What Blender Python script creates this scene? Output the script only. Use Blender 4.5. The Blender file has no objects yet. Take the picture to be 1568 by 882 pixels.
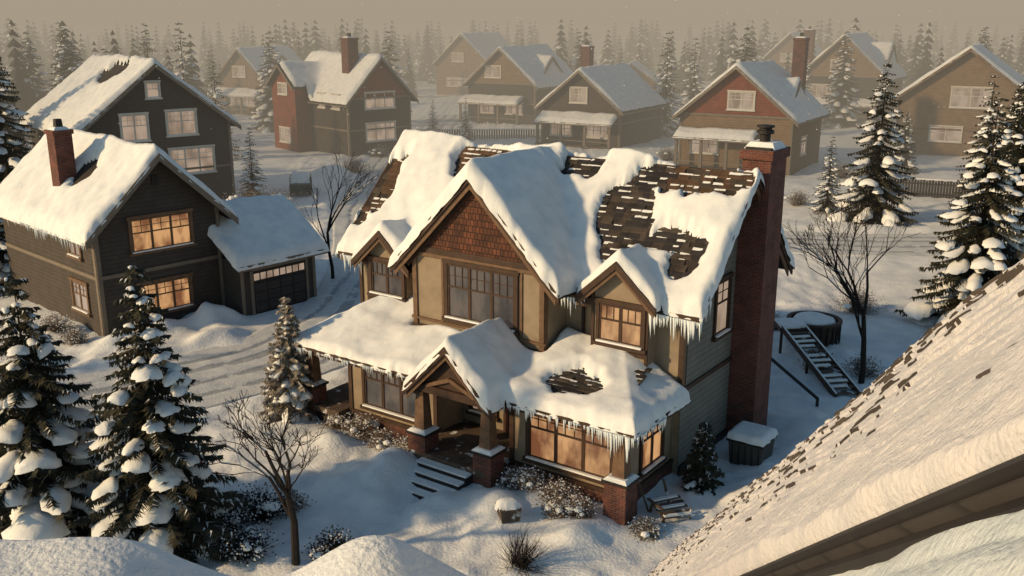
import bpy, math, random
import numpy as np
from mathutils import Vector, Matrix
scene=bpy.context.scene
RD=math.radians
random.seed(7)

# ------------------------------------------------------------ noise
def vnoise(x,y,seed=0):
    x=np.asarray(x,float); y=np.asarray(y,float)
    xi=np.floor(x).astype(np.int64); yi=np.floor(y).astype(np.int64)
    xf=x-xi; yf=y-yi
    u=xf*xf*(3-2*xf); v=yf*yf*(3-2*yf)
    def h(a,b):
        n=(a*374761393+b*668265263+seed*1446647)&0x7fffffff
        n=((n^(n>>13))*1274126177)&0x7fffffff
        return ((n^(n>>16))&0xffff)/65535.0*2-1
    return (h(xi,yi)*(1-u)+h(xi+1,yi)*u)*(1-v)+(h(xi,yi+1)*(1-u)+h(xi+1,yi+1)*u)*v
def fbm(x,y,o=3,seed=0):
    s=0;a=1
    for i in range(o):
        s=s+a*vnoise(np.asarray(x)*2**i+i*7.3,np.asarray(y)*2**i-i*3.1,seed+i); a*=.5
    return s
def sstep(a,b,x):
    t=np.clip((x-a)/(b-a),0,1); return t*t*(3-2*t)

# ------------------------------------------------------------ materials
def nt(name):
    m=bpy.data.materials.new(name); m.use_nodes=True
    t=m.node_tree; return m,t,t.nodes,t.links,t.nodes['Principled BSDF']
def pmat(name,col,rough=.75,var=.3,ns=2.5,bump=0.,bs=25.,kind=None,col2=None,bw=.22,bh=.075,spec=.3,frost=0.):
    m,t,N,L,p=nt(name)
    p.inputs['Roughness'].default_value=rough
    p.inputs['Specular IOR Level'].default_value=spec
    tc=N.new('ShaderNodeTexCoord')
    sep=N.new('ShaderNodeSeparateXYZ'); L.new(tc.outputs['Object'],sep.inputs[0])
    n=N.new('ShaderNodeTexNoise'); n.inputs['Scale'].default_value=ns; n.inputs['Detail'].default_value=6; n.inputs['Roughness'].default_value=.65
    L.new(tc.outputs['Object'],n.inputs['Vector'])
    mr=N.new('ShaderNodeMapRange'); L.new(n.outputs['Fac'],mr.inputs[0])
    mr.inputs[1].default_value=.3; mr.inputs[2].default_value=.7; mr.inputs[3].default_value=1-var; mr.inputs[4].default_value=1+var
    mul=N.new('ShaderNodeVectorMath'); mul.operation='SCALE'; L.new(mr.outputs[0],mul.inputs['Scale'])
    hgt=None
    if kind in('brick','shingle'):
        add=N.new('ShaderNodeMath'); L.new(sep.outputs[0],add.inputs[0]); L.new(sep.outputs[1],add.inputs[1])
        cb=N.new('ShaderNodeCombineXYZ'); L.new(add.outputs[0],cb.inputs[0]); L.new(sep.outputs[2],cb.inputs[1])
        b=N.new('ShaderNodeTexBrick'); L.new(cb.outputs[0],b.inputs['Vector'])
        b.inputs['Scale'].default_value=1; b.inputs['Brick Width'].default_value=bw; b.inputs['Row Height'].default_value=bh
        b.inputs['Mortar Size'].default_value=.008 if kind=='brick' else .012
        b.inputs['Color1'].default_value=(*col,1); b.inputs['Color2'].default_value=(*(col2 or col),1)
        b.inputs['Mortar'].default_value=(.13,.11,.10,1) if kind=='brick' else (.012,.008,.006,1)
        L.new(b.outputs['Color'],mul.inputs[0])
        inv=N.new('ShaderNodeMath'); inv.operation='SUBTRACT'; inv.inputs[0].default_value=1; L.new(b.outputs['Fac'],inv.inputs[1]); hgt=inv.outputs[0]; hd=.015
    elif kind=='siding':
        mo=N.new('ShaderNodeMath'); mo.operation='MULTIPLY'; mo.inputs[1].default_value=1/bh; L.new(sep.outputs[2],mo.inputs[0])
        fr=N.new('ShaderNodeMath'); fr.operation='FRACT'; L.new(mo.outputs[0],fr.inputs[0])
        iv=N.new('ShaderNodeMath'); iv.operation='SUBTRACT'; iv.inputs[0].default_value=1; L.new(fr.outputs[0],iv.inputs[1]); hgt=iv.outputs[0]; hd=.03
        rp=N.new('ShaderNodeMapRange'); L.new(fr.outputs[0],rp.inputs[0]); rp.inputs[1].default_value=.82; rp.inputs[2].default_value=.95; rp.inputs[3].default_value=1; rp.inputs[4].default_value=.6
        v=N.new('ShaderNodeVectorMath'); v.operation='SCALE'; v.inputs[0].default_value=col; L.new(rp.outputs[0],v.inputs['Scale']); L.new(v.outputs[0],mul.inputs[0])
    else:
        if col2:
            n2=N.new('ShaderNodeTexNoise'); n2.inputs['Scale'].default_value=ns*3.3; n2.inputs['Detail'].default_value=4; L.new(tc.outputs['Object'],n2.inputs['Vector'])
            r=N.new('ShaderNodeValToRGB'); r.color_ramp.elements[0].position=.4; r.color_ramp.elements[1].position=.6
            r.color_ramp.elements[0].color=(*col,1); r.color_ramp.elements[1].color=(*col2,1); L.new(n2.outputs['Fac'],r.inputs[0]); L.new(r.outputs[0],mul.inputs[0])
        else: mul.inputs[0].default_value=col
    out=mul.outputs[0]
    if frost>0:  # snow dusting
        n3=N.new('ShaderNodeTexNoise'); n3.inputs['Scale'].default_value=2.6; n3.inputs['Detail'].default_value=7; L.new(tc.outputs['Object'],n3.inputs['Vector'])
        a=N.new('ShaderNodeMapRange'); L.new(n3.outputs['Fac'],a.inputs[0]); a.inputs[1].default_value=.66-frost*.3; a.inputs[2].default_value=.74-frost*.3
        mx=N.new('ShaderNodeMix'); mx.data_type='RGBA'; L.new(a.outputs[0],mx.inputs[0]); L.new(out,mx.inputs[6]); mx.inputs[7].default_value=(.62,.66,.7,1)
        out=mx.outputs[2]
    L.new(out,p.inputs['Base Color'])
    if hgt is not None or bump>0:
        bp=N.new('ShaderNodeBump'); bp.inputs['Strength'].default_value=.8
        if hgt is not None:
            bp.inputs['Distance'].default_value=hd; L.new(hgt,bp.inputs['Height'])
        else:
            bn=N.new('ShaderNodeTexNoise'); bn.inputs['Scale'].default_value=bs; bn.inputs['Detail'].default_value=6; L.new(tc.outputs['Object'],bn.inputs['Vector'])
            bp.inputs['Distance'].default_value=bump; L.new(bn.outputs['Fac'],bp.inputs['Height'])
        L.new(bp.outputs[0],p.inputs['Normal'])
    return m
def snowmat(name,col=(.79,.81,.82),b1=.035,s1=2.0,b2=.016,s2=30.):
    m,t,N,L,p=nt(name)
    p.inputs['Roughness'].default_value=.62; p.inputs['Specular IOR Level'].default_value=.25
    tc=N.new('ShaderNodeTexCoord')
    a=N.new('ShaderNodeTexNoise'); a.inputs['Scale'].default_value=s1; a.inputs['Detail'].default_value=6; L.new(tc.outputs['Object'],a.inputs['Vector'])
    b=N.new('ShaderNodeTexNoise'); b.inputs['Scale'].default_value=s2; b.inputs['Detail'].default_value=4; L.new(tc.outputs['Object'],b.inputs['Vector'])
    r=N.new('ShaderNodeValToRGB'); L.new(a.outputs['Fac'],r.inputs[0])
    r.color_ramp.elements[0].position=.3; r.color_ramp.elements[1].position=.6
    r.color_ramp.elements[0].color=(col[0]*.84,col[1]*.87,col[2]*.90,1); r.color_ramp.elements[1].color=(*col,1)
    L.new(r.outputs[0],p.inputs['Base Color'])
    b_1=N.new('ShaderNodeBump'); b_1.inputs['Distance'].default_value=b1; b_1.inputs['Strength'].default_value=.6; L.new(a.outputs['Fac'],b_1.inputs['Height'])
    b_2=N.new('ShaderNodeBump'); b_2.inputs['Distance'].default_value=b2; b_2.inputs['Strength'].default_value=.9; L.new(b.outputs['Fac'],b_2.inputs['Height']); L.new(b_1.outputs[0],b_2.inputs['Normal'])
    L.new(b_2.outputs[0],p.inputs['Normal'])
    return m
def glassmat(name,c1,c2,strength,base=(.03,.035,.04),scale=1.3):
    m,t,N,L,p=nt(name)
    p.inputs['Base Color'].default_value=(*base,1); p.inputs['Roughness'].default_value=.12
    tc=N.new('ShaderNodeTexCoord'); mp=N.new('ShaderNodeMapping'); mp.inputs['Scale'].default_value=(1,1,.55); L.new(tc.outputs['Object'],mp.inputs[0])
    n=N.new('ShaderNodeTexNoise'); n.inputs['Scale'].default_value=scale; n.inputs['Detail'].default_value=4
    L.new(mp.outputs[0],n.inputs['Vector'])
    r=N.new('ShaderNodeValToRGB'); r.color_ramp.elements[0].position=.40; r.color_ramp.elements[1].position=.60
    r.color_ramp.elements[0].color=(*c1,1); r.color_ramp.elements[1].color=(*c2,1); L.new(n.outputs['Fac'],r.inputs[0])
    L.new(r.outputs[0],p.inputs['Emission Color']); p.inputs['Emission Strength'].default_value=strength
    return m
SNOW=snowmat('snow'); GSNOW=snowmat('ground_snow',(.77,.79,.80),.09,1.1,.03,11.)
ROADM=snowmat('packed_snow',(.60,.62,.63),.04,2.,.03,9.); RUTM=snowmat('tyre_track_snow',(.37,.39,.41),.04,3.,.03,12.)
BRICK=pmat('brick',(.15,.042,.027),.85,.35,2.,kind='brick',col2=(.085,.029,.022))
STUCCO=pmat('stucco',(.255,.202,.145),.9,.22,1.3,bump=.01,bs=60)
STUCCO2=pmat('stucco_side',(.18,.172,.152),.9,.16,1.3,kind='siding',bh=.2)
BROWN=pmat('brown_trim',(.050,.028,.019),.6,.3,4,bump=.004)
TAN=pmat('tan_trim',(.135,.080,.048),.6,.3,4,bump=.004)
DARK=pmat('dark_trim',(.022,.018,.017),.6,.3,4)
CEDAR=pmat('cedar_shingles',(.13,.045,.024),.8,.35,2,kind='shingle',col2=(.06,.024,.016),bw=.15,bh=.21)
ROOF=pmat('roof_boards',(.03,.024,.021),.85,.3,2)
SH=[pmat('shingle_dark',(.028,.025,.026),.75,.5,1.5,bump=.01),pmat('shingle_brown',(.078,.046,.029),.8,.5,1.5,bump=.01),pmat('shingle_grey',(.055,.044,.036),.8,.5,1.5,bump=.01)]
LIT=glassmat('lit_window',(.30,.11,.04),(1,.53,.22),.62,scale=1.5)
PALEGLOW=glassmat('pale_glow_window',(.40,.27,.18),(.80,.58,.42),.50,scale=.8)  # glow stands in for the pale reflection on background panes
DIM=glassmat('dark_window',(.06,.045,.045),(.22,.15,.115),.40,scale=1.8)  # unlit panes, faint glow put into the glass
WHITE=pmat('white_trim',(.55,.52,.47),.6,.12)
GREYSID=pmat('grey_siding',(.060,.050,.044),.8,.2,1.5,kind='siding',bh=.2)
DGREY=pmat('dark_siding',(.044,.038,.037),.8,.2,1.5,kind='siding',bh=.22)
GTRIM=pmat('grey_trim',(.17,.14,.11),.7,.15)
REDS=pmat('red_siding',(.18,.048,.026),.8,.25,1.5,kind='siding',bh=.22)
TANS=pmat('tan_siding',(.20,.135,.085),.8,.2,1.5,kind='siding',bh=.22)
BARK=pmat('bark',(.035,.024,.018),.9,.4,6,bump=.02,bs=30)
NEED=pmat('spruce_needles',(.022,.027,.020),.85,.5,2,col2=(.050,.044,.027))
NEEDF=pmat('frosted_needles',(.14,.125,.10),.85,.5,2,col2=(.34,.30,.26))
TWIG=pmat('twigs',(.10,.065,.045),.9,.4,8,col2=(.22,.18,.15))
DTWIG=pmat('dark_twigs',(.018,.014,.013),.9,.4,8)
WOOD=pmat('weathered_wood',(.085,.06,.045),.85,.4,3,bump=.01,frost=.25)
ICE,_t,_N,_L,_p=nt('ice'); _p.inputs['Base Color'].default_value=(.74,.80,.82,1); _p.inputs['Roughness'].default_value=.2
_n=_N.new('ShaderNodeTexNoise'); _n.inputs['Scale'].default_value=20; _b=_N.new('ShaderNodeBump'); _b.inputs['Distance'].default_value=.01; _L.new(_n.outputs['Fac'],_b.inputs['Height']); _L.new(_b.outputs[0],_p.inputs['Normal'])

# ------------------------------------------------------------ mesh helpers
def mk(name,V,F,mats,mi=None,parent=None,smooth=False,loc=None):
    me=bpy.data.meshes.new(name); me.from_pydata([tuple(v) for v in V],[],F)
    for m in (mats if isinstance(mats,(list,tuple)) else [mats]): me.materials.append(m)
    if mi is not None: me.polygons.foreach_set('material_index',mi)
    if smooth: me.polygons.foreach_set('use_smooth',[True]*len(me.polygons))
    me.update()
    ob=bpy.data.objects.new(name,me); scene.collection.objects.link(ob)
    if parent: ob.parent=parent
    if loc: ob.location=loc
    return ob
def fixn(ob):
    import bmesh
    b=bmesh.new(); b.from_mesh(ob.data); bmesh.ops.recalc_face_normals(b,faces=b.faces); b.to_mesh(ob.data); b.free()

FX=(Vector((1,0,0)),Vector((0,-1,0))); SX=(Vector((0,1,0)),Vector((1,0,0))); LX=(Vector((0,-1,0)),Vector((-1,0,0)))
class Bd:
    def __init__(s,name,loc=(0,0,0),ang=0):
        s.e=bpy.data.objects.new(name,None); scene.collection.objects.link(s.e)
        s.e.location=loc; s.e.rotation_euler=(0,0,ang); s.g={}
    def grp(s,g,m):
        if g not in s.g: s.g[g]=[m,[],[]]
        return s.g[g]
    def obox(s,g,m,o,r,n,r0,r1,z0,z1,n0,n1):
        _,V,F=s.grp(g,m); k=len(V); o=Vector(o)
        for a in(r0,r1):
            for b in(n0,n1):
                for c in(z0,z1): V.append(o+r*a+n*b+Vector((0,0,c)))
        F+=[[k+i for i in f] for f in((0,1,3,2),(4,6,7,5),(0,4,5,1),(2,3,7,6),(0,2,6,4),(1,5,7,3))]
    def box(s,g,m,x0,x1,y0,y1,z0,z1):
        s.obox(g,m,(0,0,0),Vector((1,0,0)),Vector((0,1,0)),x0,x1,z0,z1,y0,y1)
    def ext(s,g,m,poly,vec):
        _,V,F=s.grp(g,m); k=len(V); n=len(poly); vec=Vector(vec)
        V+= [Vector(p) for p in poly]+[Vector(p)+vec for p in poly]
        F.append([k+i for i in range(n)]); F.append([k+n+i for i in reversed(range(n))])
        for i in range(n):
            j=(i+1)%n; F.append([k+i,k+n+i,k+n+j,k+j])
    def frus(s,g,m,cx,cy,b,t,z0,z1):
        _,V,F=s.grp(g,m); k=len(V)
        for w,z in((b,z0),(t,z1)):
            for a,c in((-1,-1),(1,-1),(1,1),(-1,1)): V.append(Vector((cx+a*w/2,cy+c*w/2,z)))
        F+=[[k+i for i in f] for f in((0,3,2,1),(4,5,6,7),(0,1,5,4),(1,2,6,5),(2,3,7,6),(3,0,4,7))]
    def beam(s,g,m,p,q,w,h):
        p=Vector(p);q=Vector(q); d=(q-p).normalized(); sd=d.cross(Vector((0,0,1)))
        if sd.length<.01: sd=Vector((1,0,0))
        sd.normalize(); up=sd.cross(d)
        a=[p+sd*w/2*i+up*h/2*j for i,j in((-1,-1),(1,-1),(1,1),(-1,1))]
        s.ext(g,m,a,q-p)
    def gable(s,g,m,cx,y0,y1,half,zp,sl,th=.18,axis='y'):
        for sg in(-1,1):
            P=[(cx,zp),(cx+sg*half,zp-half*sl),(cx+sg*half,zp-half*sl-th),(cx,zp-th)]
            if axis=='y': s.ext(g,m,[(a,y0,z) for a,z in P],(0,y1-y0,0))
            else: s.ext(g,m,[(y0,a,z) for a,z in P],(y1-y0,0,0))
    def rakes(s,g,m,cx,y,half,zp,sl,h=.26,d=.09,z=0,axis='y'):
        for sg in(-1,1):
            P=[(cx,zp+z),(cx+sg*half,zp-half*sl+z),(cx+sg*half,zp-half*sl-h+z),(cx,zp-h+z)]
            if axis=='y': s.ext(g,m,[(a,y,zz) for a,zz in P],(0,-d,0))
            else: s.ext(g,m,[(y,a,zz) for a,zz in P],(d,0,0))
    def win(s,o,fr,w,h,cols=2,glass=None,frame=None,cas=.12,top=.38,sub=2,snow=True,caswm=None):
        r,n=fr; frame=frame or DARK; cw=caswm or frame
        s.obox('window_glass_'+glass.name,glass,o,r,n,-w/2,w/2,0,h,-.02,.012)
        for a,b in((-w/2-cas,-w/2),(w/2,w/2+cas)): s.obox('window_casing_'+cw.name,cw,o,r,n,a,b,-.02,h+.02,-.02,.08)
        s.obox('window_casing_'+cw.name,cw,o,r,n,-w/2-cas-.05,w/2+cas+.05,h+.02,h+.17,-.02,.10)
        s.obox('window_casing_'+cw.name,cw,o,r,n,-w/2-cas-.07,w/2+cas+.07,-.14,-.02,-.02,.15)
        if snow: s.obox('sill_snow',SNOW,o,r,n,-w/2-cas*.5,w/2+cas*.3,-.018,.035,.06,.16)
        cwid=w/cols
        for i in range(cols):
            a=-w/2+i*cwid; b=a+cwid
            for u,v in((a+.002,a+.055),(b-.055,b-.002)): s.obox('window_sash',frame,o,r,n,u,v,0,h,-.01,.055)
            s.obox('window_sash',frame,o,r,n,a+.056,b-.056,0,.07,-.01,.053)
            s.obox('window_sash',frame,o,r,n,a+.056,b-.056,h-.06,h,-.01,.053)
            zt=h*(1-top); s.obox('window_sash',frame,o,r,n,a+.056,b-.056,zt-.03,zt+.03,-.01,.05)
            for k in range(1,sub):
                x=a+cwid*k/sub; s.obox('window_sash',frame,o,r,n,x-.014,x+.014,zt+.031,h-.061,-.01,.04)
            if top>.3 and h>1.2: s.obox('window_sash',frame,o,r,n,a+.057,b-.057,(zt+h)/2-.013,(zt+h)/2+.013,-.01,.036)
    def icicles(s,p,q,n,mx,seed=0):
        rr=random.Random(seed); _,V,F=s.grp('icicles',ICE); p=Vector(p);q=Vector(q)
        for i in range(n):
            u=rr.random(); c=p.lerp(q,u); l=mx*(.35+.65*abs(math.sin(u*9+seed)))*rr.random()**1.4+.06; w=.02+.035*l; k=len(V)
            for j in range(5):
                V.append(c+Vector((w*math.cos(j*1.257),w*math.sin(j*1.257),.06)))
            V.append(c+Vector((0,0,-l)))
            for j in range(5): F.append([k+j,k+(j+1)%5,k+5])
    def snow(s,name,x0,x1,y0,y1,st,inside,zf,T=.3,holes=(),seed=0,hang=.1,R=.28,blur=3,amp=.35,mat=None,jag=.6):
        xs=np.arange(x0-st,x1+st*1.5,st); ys=np.arange(y0-st,y1+st*1.5,st)
        X,Y=np.meshgrid(xs,ys,indexing='ij')
        m=inside(X,Y)&(X>x0-1e-6)&(X<x1+1e-6)&(Y>y0-1e-6)&(Y<y1+1e-6)
        if len(holes):
            q=np.full(X.shape,9.)
            for (cx,cy,rx,ry) in holes: q=np.minimum(q,((X-cx)/rx)**2+((Y-cy)/ry)**2)
            m&=~(q<1+jag*fbm(X*2.2,Y*2.2,5,seed+11))
        m[0,:]=m[-1,:]=False; m[:,0]=m[:,-1]=False
        z=np.where(m,zf(X,Y),0.); w=m.astype(float); z0=z.copy()
        zb=z.copy()
        def bl(a):
            b=a.copy(); b[1:-1,1:-1]=(a[1:-1,1:-1]*2+a[2:,1:-1]+a[:-2,1:-1]+a[1:-1,2:]+a[1:-1,:-2])/6; return b
        wbl=bl(w)
        for _ in range(blur):
            zb=bl(zb); zb=np.where(m,zb/np.maximum(wbl,1e-4),0)
        z=np.maximum(zb,z0)
        mp=np.pad(m,1); nb=mp[2:,1:-1]|mp[:-2,1:-1]|mp[1:-1,2:]|mp[1:-1,:-2]
        out=(~m)&nb; O=np.stack([X[out],Y[out]],1); I=np.stack([X[m],Y[m]],1)
        d=np.empty(len(I))
        for k in range(0,len(I),4000):
            c=I[k:k+4000]; d[k:k+4000]=np.sqrt(((c[:,None,:]-O[None])**2).sum(2).min(1))
        d=d-st
        u=np.clip(d/R,0,1); prof=np.sqrt(np.clip(1-(1-u)**2,0,1))
        nz=fbm(I[:,0]*.55,I[:,1]*.55,3,seed)+.10*fbm(I[:,0]*2.6,I[:,1]*2.6,3,seed+3)
        t=-hang+(T*(1+amp*nz)+hang)*prof
        idx=-np.ones(m.shape,int); idx[m]=np.arange(len(I))
        jx=fbm(I[:,0]*4,I[:,1]*4,2,seed+5)*.04*(1-u); jy=fbm(I[:,0]*4+9,I[:,1]*4,2,seed+6)*.04*(1-u)
        V=np.stack([I[:,0]+jx,I[:,1]+jy,z[m]+t],1)
        a=idx[:-1,:-1];b=idx[1:,:-1];c=idx[1:,1:];e=idx[:-1,1:]
        ok=(a>=0)&(b>=0)&(c>=0)&(e>=0)
        F=np.stack([a[ok],b[ok],c[ok],e[ok]],1).tolist()
        mk(name,V.tolist(),F,mat or SNOW,parent=s.e,smooth=True)
    def done(s):
        for g,(m,V,F) in s.g.items():
            o=mk(g,V,F,m,parent=s.e); fixn(o)
        return s.e

def shingles(B,name,x0,x1,yf,nrow,pitch,wid,zf,seed=0):
    """individual shingles lying on a slope, with snow caught behind the butts"""
    rr=random.Random(seed); V=[];F=[];MI=[]
    for r in range(nrow):
        y=yf(r); x=x0+rr.random()*wid
        while x<x1:
            w=wid*rr.uniform(.6,1.35)
            if rr.random()>.06:
                lift=rr.uniform(.0,.025); ln=pitch*1.2; sk=rr.uniform(-.012,.012)
                yb=y+rr.uniform(-.012,.012); yt=yb+ln; k=len(V); xa=x+.004; xb=min(x+w,x1)-.004
                zb=zf(yb)+.06+lift; ztp=zf(yt)+.010
                V+=[(xa,yb+sk,zb),(xb,yb-sk,zb),(xb,yt,ztp),(xa,yt,ztp),(xa,yb+sk,zb-.07),(xb,yb-sk,zb-.07)]
                br=(x<4.5) or (x>9.6 and y>5.6)
                c=rr.choice((1,1,2)) if br else rr.choice((0,0,2))
                F+=[[k,k+1,k+2,k+3],[k,k+4,k+5,k+1],[k,k+3,k+4],[k+1,k+5,k+2]]; MI+=[c]*4
                if rr.random()<(.42 if br else .36)*(1+1.2*float(vnoise(x*1.1,y*1.6,55))):   # strip of caught snow
                    f0=rr.uniform(.4,.75); g0=zb+(ztp-zb)*f0+.006; g1=zb+(ztp-zb)*.9+.012; k=len(V)
                    xm=xa+(xb-xa)*rr.uniform(-.2,.3); xn=xb-(xb-xa)*rr.uniform(-.2,.3)
                    V+=[(xm,yb+ln*f0,g0),(xn,yb+ln*(f0+.08),g0),(xn,yb+ln*.9,g1),(xm,yb+ln*.9,g1)]; F.append([k,k+1,k+2,k+3]); MI.append(3)
            x+=w
    mk(name,V,F,SH+[SNOW],MI,parent=B.e)

# ------------------------------------------------------------ MAIN HOUSE
OX,OY=-6.33,32.1; ANG=math.atan2(-.58,.815)
def P(s,d): return (OX+.815*s+.58*d, OY-.58*s+.815*d)
H=Bd('craftsman_house',(OX,OY,0),ANG)
H.ext('main_walls',STUCCO,[(-1.6,3.3,0),(-1.6,9.8,0),(-1.6,9.8,5.95),(-1.6,6.55,9.2),(-1.6,3.3,5.95)],(13.36,0,0))
H.ext('side_wall',STUCCO2,[(11.77,3.302,0.0),(11.77,9.798,0),(11.77,9.798,5.9),(11.77,6.55,9.15),(11.77,3.302,5.9)],(.03,0,0))
H.gable('main_roof',ROOF,6.55,-2.2,12.5,3.75,9.4,1.0,.16,axis='x')
H.rakes('rake_boards',BROWN,6.55,12.5,3.78,9.42,1.0,.30,.07,axis='x'); H.rakes('rake_boards_inner',TAN,6.55,12.44,3.6,9.2,1.0,.24,.05,z=-.06,axis='x')
H.rakes('rake_boards',BROWN,6.55,-2.27,3.78,9.42,1.0,.30,.07,axis='x')
H.box('eave_fascia',BROWN,-2.2,12.5,2.72,2.80,5.42,5.64); H.box('eave_soffit',TAN,-2.15,12.4,2.80,2.9,5.30,5.44)
# front bay
H.ext('bay_walls',STUCCO,[(2.2,2,3.2),(7.6,2,3.2),(7.6,2,6.42),(4.9,2,9.1),(2.2,2,6.42)],(0,4.5,0))
H.ext('gable_shingles',CEDAR,[(2.45,1.96,6.62),(7.35,1.96,6.62),(4.9,1.96,9.06)],(0,.05,0))
H.gable('bay_roof',ROOF,4.9,1.7,6.5,3.42,9.3,1.0,.16)
H.rakes('rake_boards',BROWN,4.9,1.7,3.46,9.34,1.0,.30,.08); H.rakes('rake_boards_inner',TAN,4.9,1.74,3.3,9.04,1.0,.22,.05)
H.rakes('gable_trim',BROWN,4.9,1.95,2.9,8.95,1.0,.22,.05)
H.box('belt_trim',BROWN,2.15,7.65,1.93,1.995,6.42,6.62); H.box('belt_trim_tan',TAN,2.12,7.68,1.90,1.995,6.3,6.42)
H.box('bay_base_trim',BROWN,2.12,7.68,1.93,1.995,3.72,3.84); H.box('bay_sill_trim',TAN,2.12,7.68,1.91,1.995,4.02,4.10)
for x in(2.2,7.46): H.box('corner_trim_tan',TAN,x-.02,x+.16,1.94,1.99,3.3,6.3)
for x in(3.45,6.68): H.box('panel_trim',TAN,x,x+.09,1.955,1.99,4.1,6.3)
H.box('panel_trim',TAN,7.6,7.64,1.99,2.15,3.3,6.3)
H.win((5.1,2,4.32),FX,2.75,1.85,3,DIM,BROWN,.14,.42,3,caswm=BROWN)
# dormers
for cx,zp,hw in((9.9,7.0,1.0),(.25,6.75,.95)):
    H.ext('dormer_walls',STUCCO,[(cx-hw,2.72,3.3),(cx+hw,2.72,3.3),(cx+hw,2.72,zp-.9*hw-.1),(cx,2.72,zp-.12),(cx-hw,2.72,zp-.9*hw-.1)],(0,.9,0))
    H.gable('dormer_roof',ROOF,cx,2.4,5.5,1.36,zp,.9,.13)
    H.rakes('rake_boards',BROWN,cx,2.4,1.4,zp+.03,.9,.24,.07); H.rakes('rake_boards_inner',TAN,cx,2.44,1.3,zp-.2,.9,.16,.05)
    for x in(cx-hw,cx+hw-.1): H.box('corner_trim',BROWN,x,x+.1,2.68,2.72,3.4,zp-.9*hw-.1)
    H.box('dormer_sill',BROWN,cx-hw,cx+hw,2.67,2.719,4.02,4.14)
    H.win((cx+.05,2.72,4.35),FX,1.5,1.2,2,LIT if cx>5 else DIM,BROWN,.11,.4,3)
H.box('corner_trim',BROWN,11.68,11.84,3.24,3.30,2.9,5.9); H.box('corner_trim',BROWN,11.8,11.84,3.30,3.44,2.9,5.9)
H.box('corner_trim',BROWN,-1.64,-1.5,3.24,3.30,3,5.9)
H.box('belt_trim',BROWN,11.8,11.86,3.3,9.85,2.95,3.1)
H.box('side_foundation',DARK,11.8,11.88,3.3,9.85,0,.5)
H.win((11.8,6.0,4.2),SX,.95,1.75,1,PALEGLOW,BROWN,.12,.4,2)
H.beam('downspout',DARK,(11.92,3.2,5.5),(11.92,3.2,3.0),.09,.09); H.beam('downspout',DARK,(8.3,3.2,5.6),(8.3,3.2,4.1),.08,.08)
# sunrooms
H.box('sunroom_walls',STUCCO,7.45,11.55,.35,3.3,.0,2.85)
H.box('sunroom_walls',STUCCO,.35,4.4,.5,3.3,.0,2.85)
H.box('sunroom_walls',STUCCO,4.4,7.45,1.9,3.3,0,3.0)
for a,b,y in((7.45,11.55,.35),(.35,4.4,.5)):
    H.box('foundation',BRICK,a-.03,b+.03,y-.06,y,0,.55); H.box('water_table',BROWN,a-.05,b+.05,y-.09,y-.001,.56,.70)
    H.box('sunroom_trim',BROWN,a,b,y-.05,y-.001,2.62,2.84)
    for x in(a,b-.16): H.box('corner_trim',BROWN,x,x+.16,y-.045,y-.001,.7,2.62)
H.box('foundation',BRICK,11.55,11.61,.3,3.3,0,.55); H.box('water_table',BROWN,11.55,11.64,.3,3.3,.56,.70)
H.box('corner_trim',BROWN,11.55,11.59,.35,.5,.7,2.8)
H.win((9.65,.35,1.0),FX,2.9,1.6,3,LIT,BROWN,.12,.36,3); H.win((2.4,.5,1.0),FX,2.5,1.6,3,DIM,BROWN,.12,.36,3)
H.win((11.55,1.9,1.05),SX,1.3,1.5,2,LIT,BROWN,.1,.36,2)
H.win((.35,1.9,1.05),LX,1.2,1.5,2,DIM,BROWN,.1,.36,2)
# recess / door
H.box('door_frame',BROWN,6.1,7.3,1.84,1.9,.75,2.95); H.box('front_door',pmat('door_paint',(.11,.03,.02),.5,.2),6.22,7.18,1.79,1.84,.77,2.8)
for a in(6.32,6.76):
    for z0,z1 in((.95,1.5),(1.6,2.05)): H.box('door_panels',BROWN,a,a+.32,1.77,1.79,z0,z1)
H.box('door_light',PALEGLOW,6.34,7.06,1.775,1.79,2.2,2.65); H.box('door_knob',TAN,6.27,6.31,1.73,1.79,1.75,1.8)
H.win((5.25,1.9,1.2),FX,1.0,1.45,1,PALEGLOW,BROWN,.1,.36,2)
H.box('porch_floor',WOOD,4.4,7.45,-1.0,1.9,.55,.75); H.box('porch_floor',WOOD,-1.5,.35,-.1,3.3,.5,.7)
H.box('porch_skirt',DARK,4.42,7.43,-.92,-.88,0,.55); H.box('porch_skirt',DARK,-1.45,.35,-.02,.02,0,.5)
for i in range(4):
    z=.56-.13*i; y=-1.0-.36*i
    H.box('steps',DARK,4.95,7.0,y-.36,y,-.1,z-.02); H.box('step_snow',SNOW,4.98,6.97,y-.30,y-.02,z-.015,z+.05)
for (px,py,b) in((-1.2,.25,.62),(4.75,-.65,.68),(7.35,-.65,.68),(11.6,.0,.70)):
    H.frus('brick_piers',BRICK,px,py,b*1.05,b,0,1.30); H.frus('pier_caps',DARK,px,py,b+.14,b+.14,1.30,1.38)
    H.frus('pier_cap_snow',SNOW,px,py,b+.08,b-.12,1.382,1.47)
    H.frus('porch_posts',TAN,px,py,.42,.30,1.38,2.62); H.frus('post_caps',BROWN,px,py,.40,.46,2.62,2.76)
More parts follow.
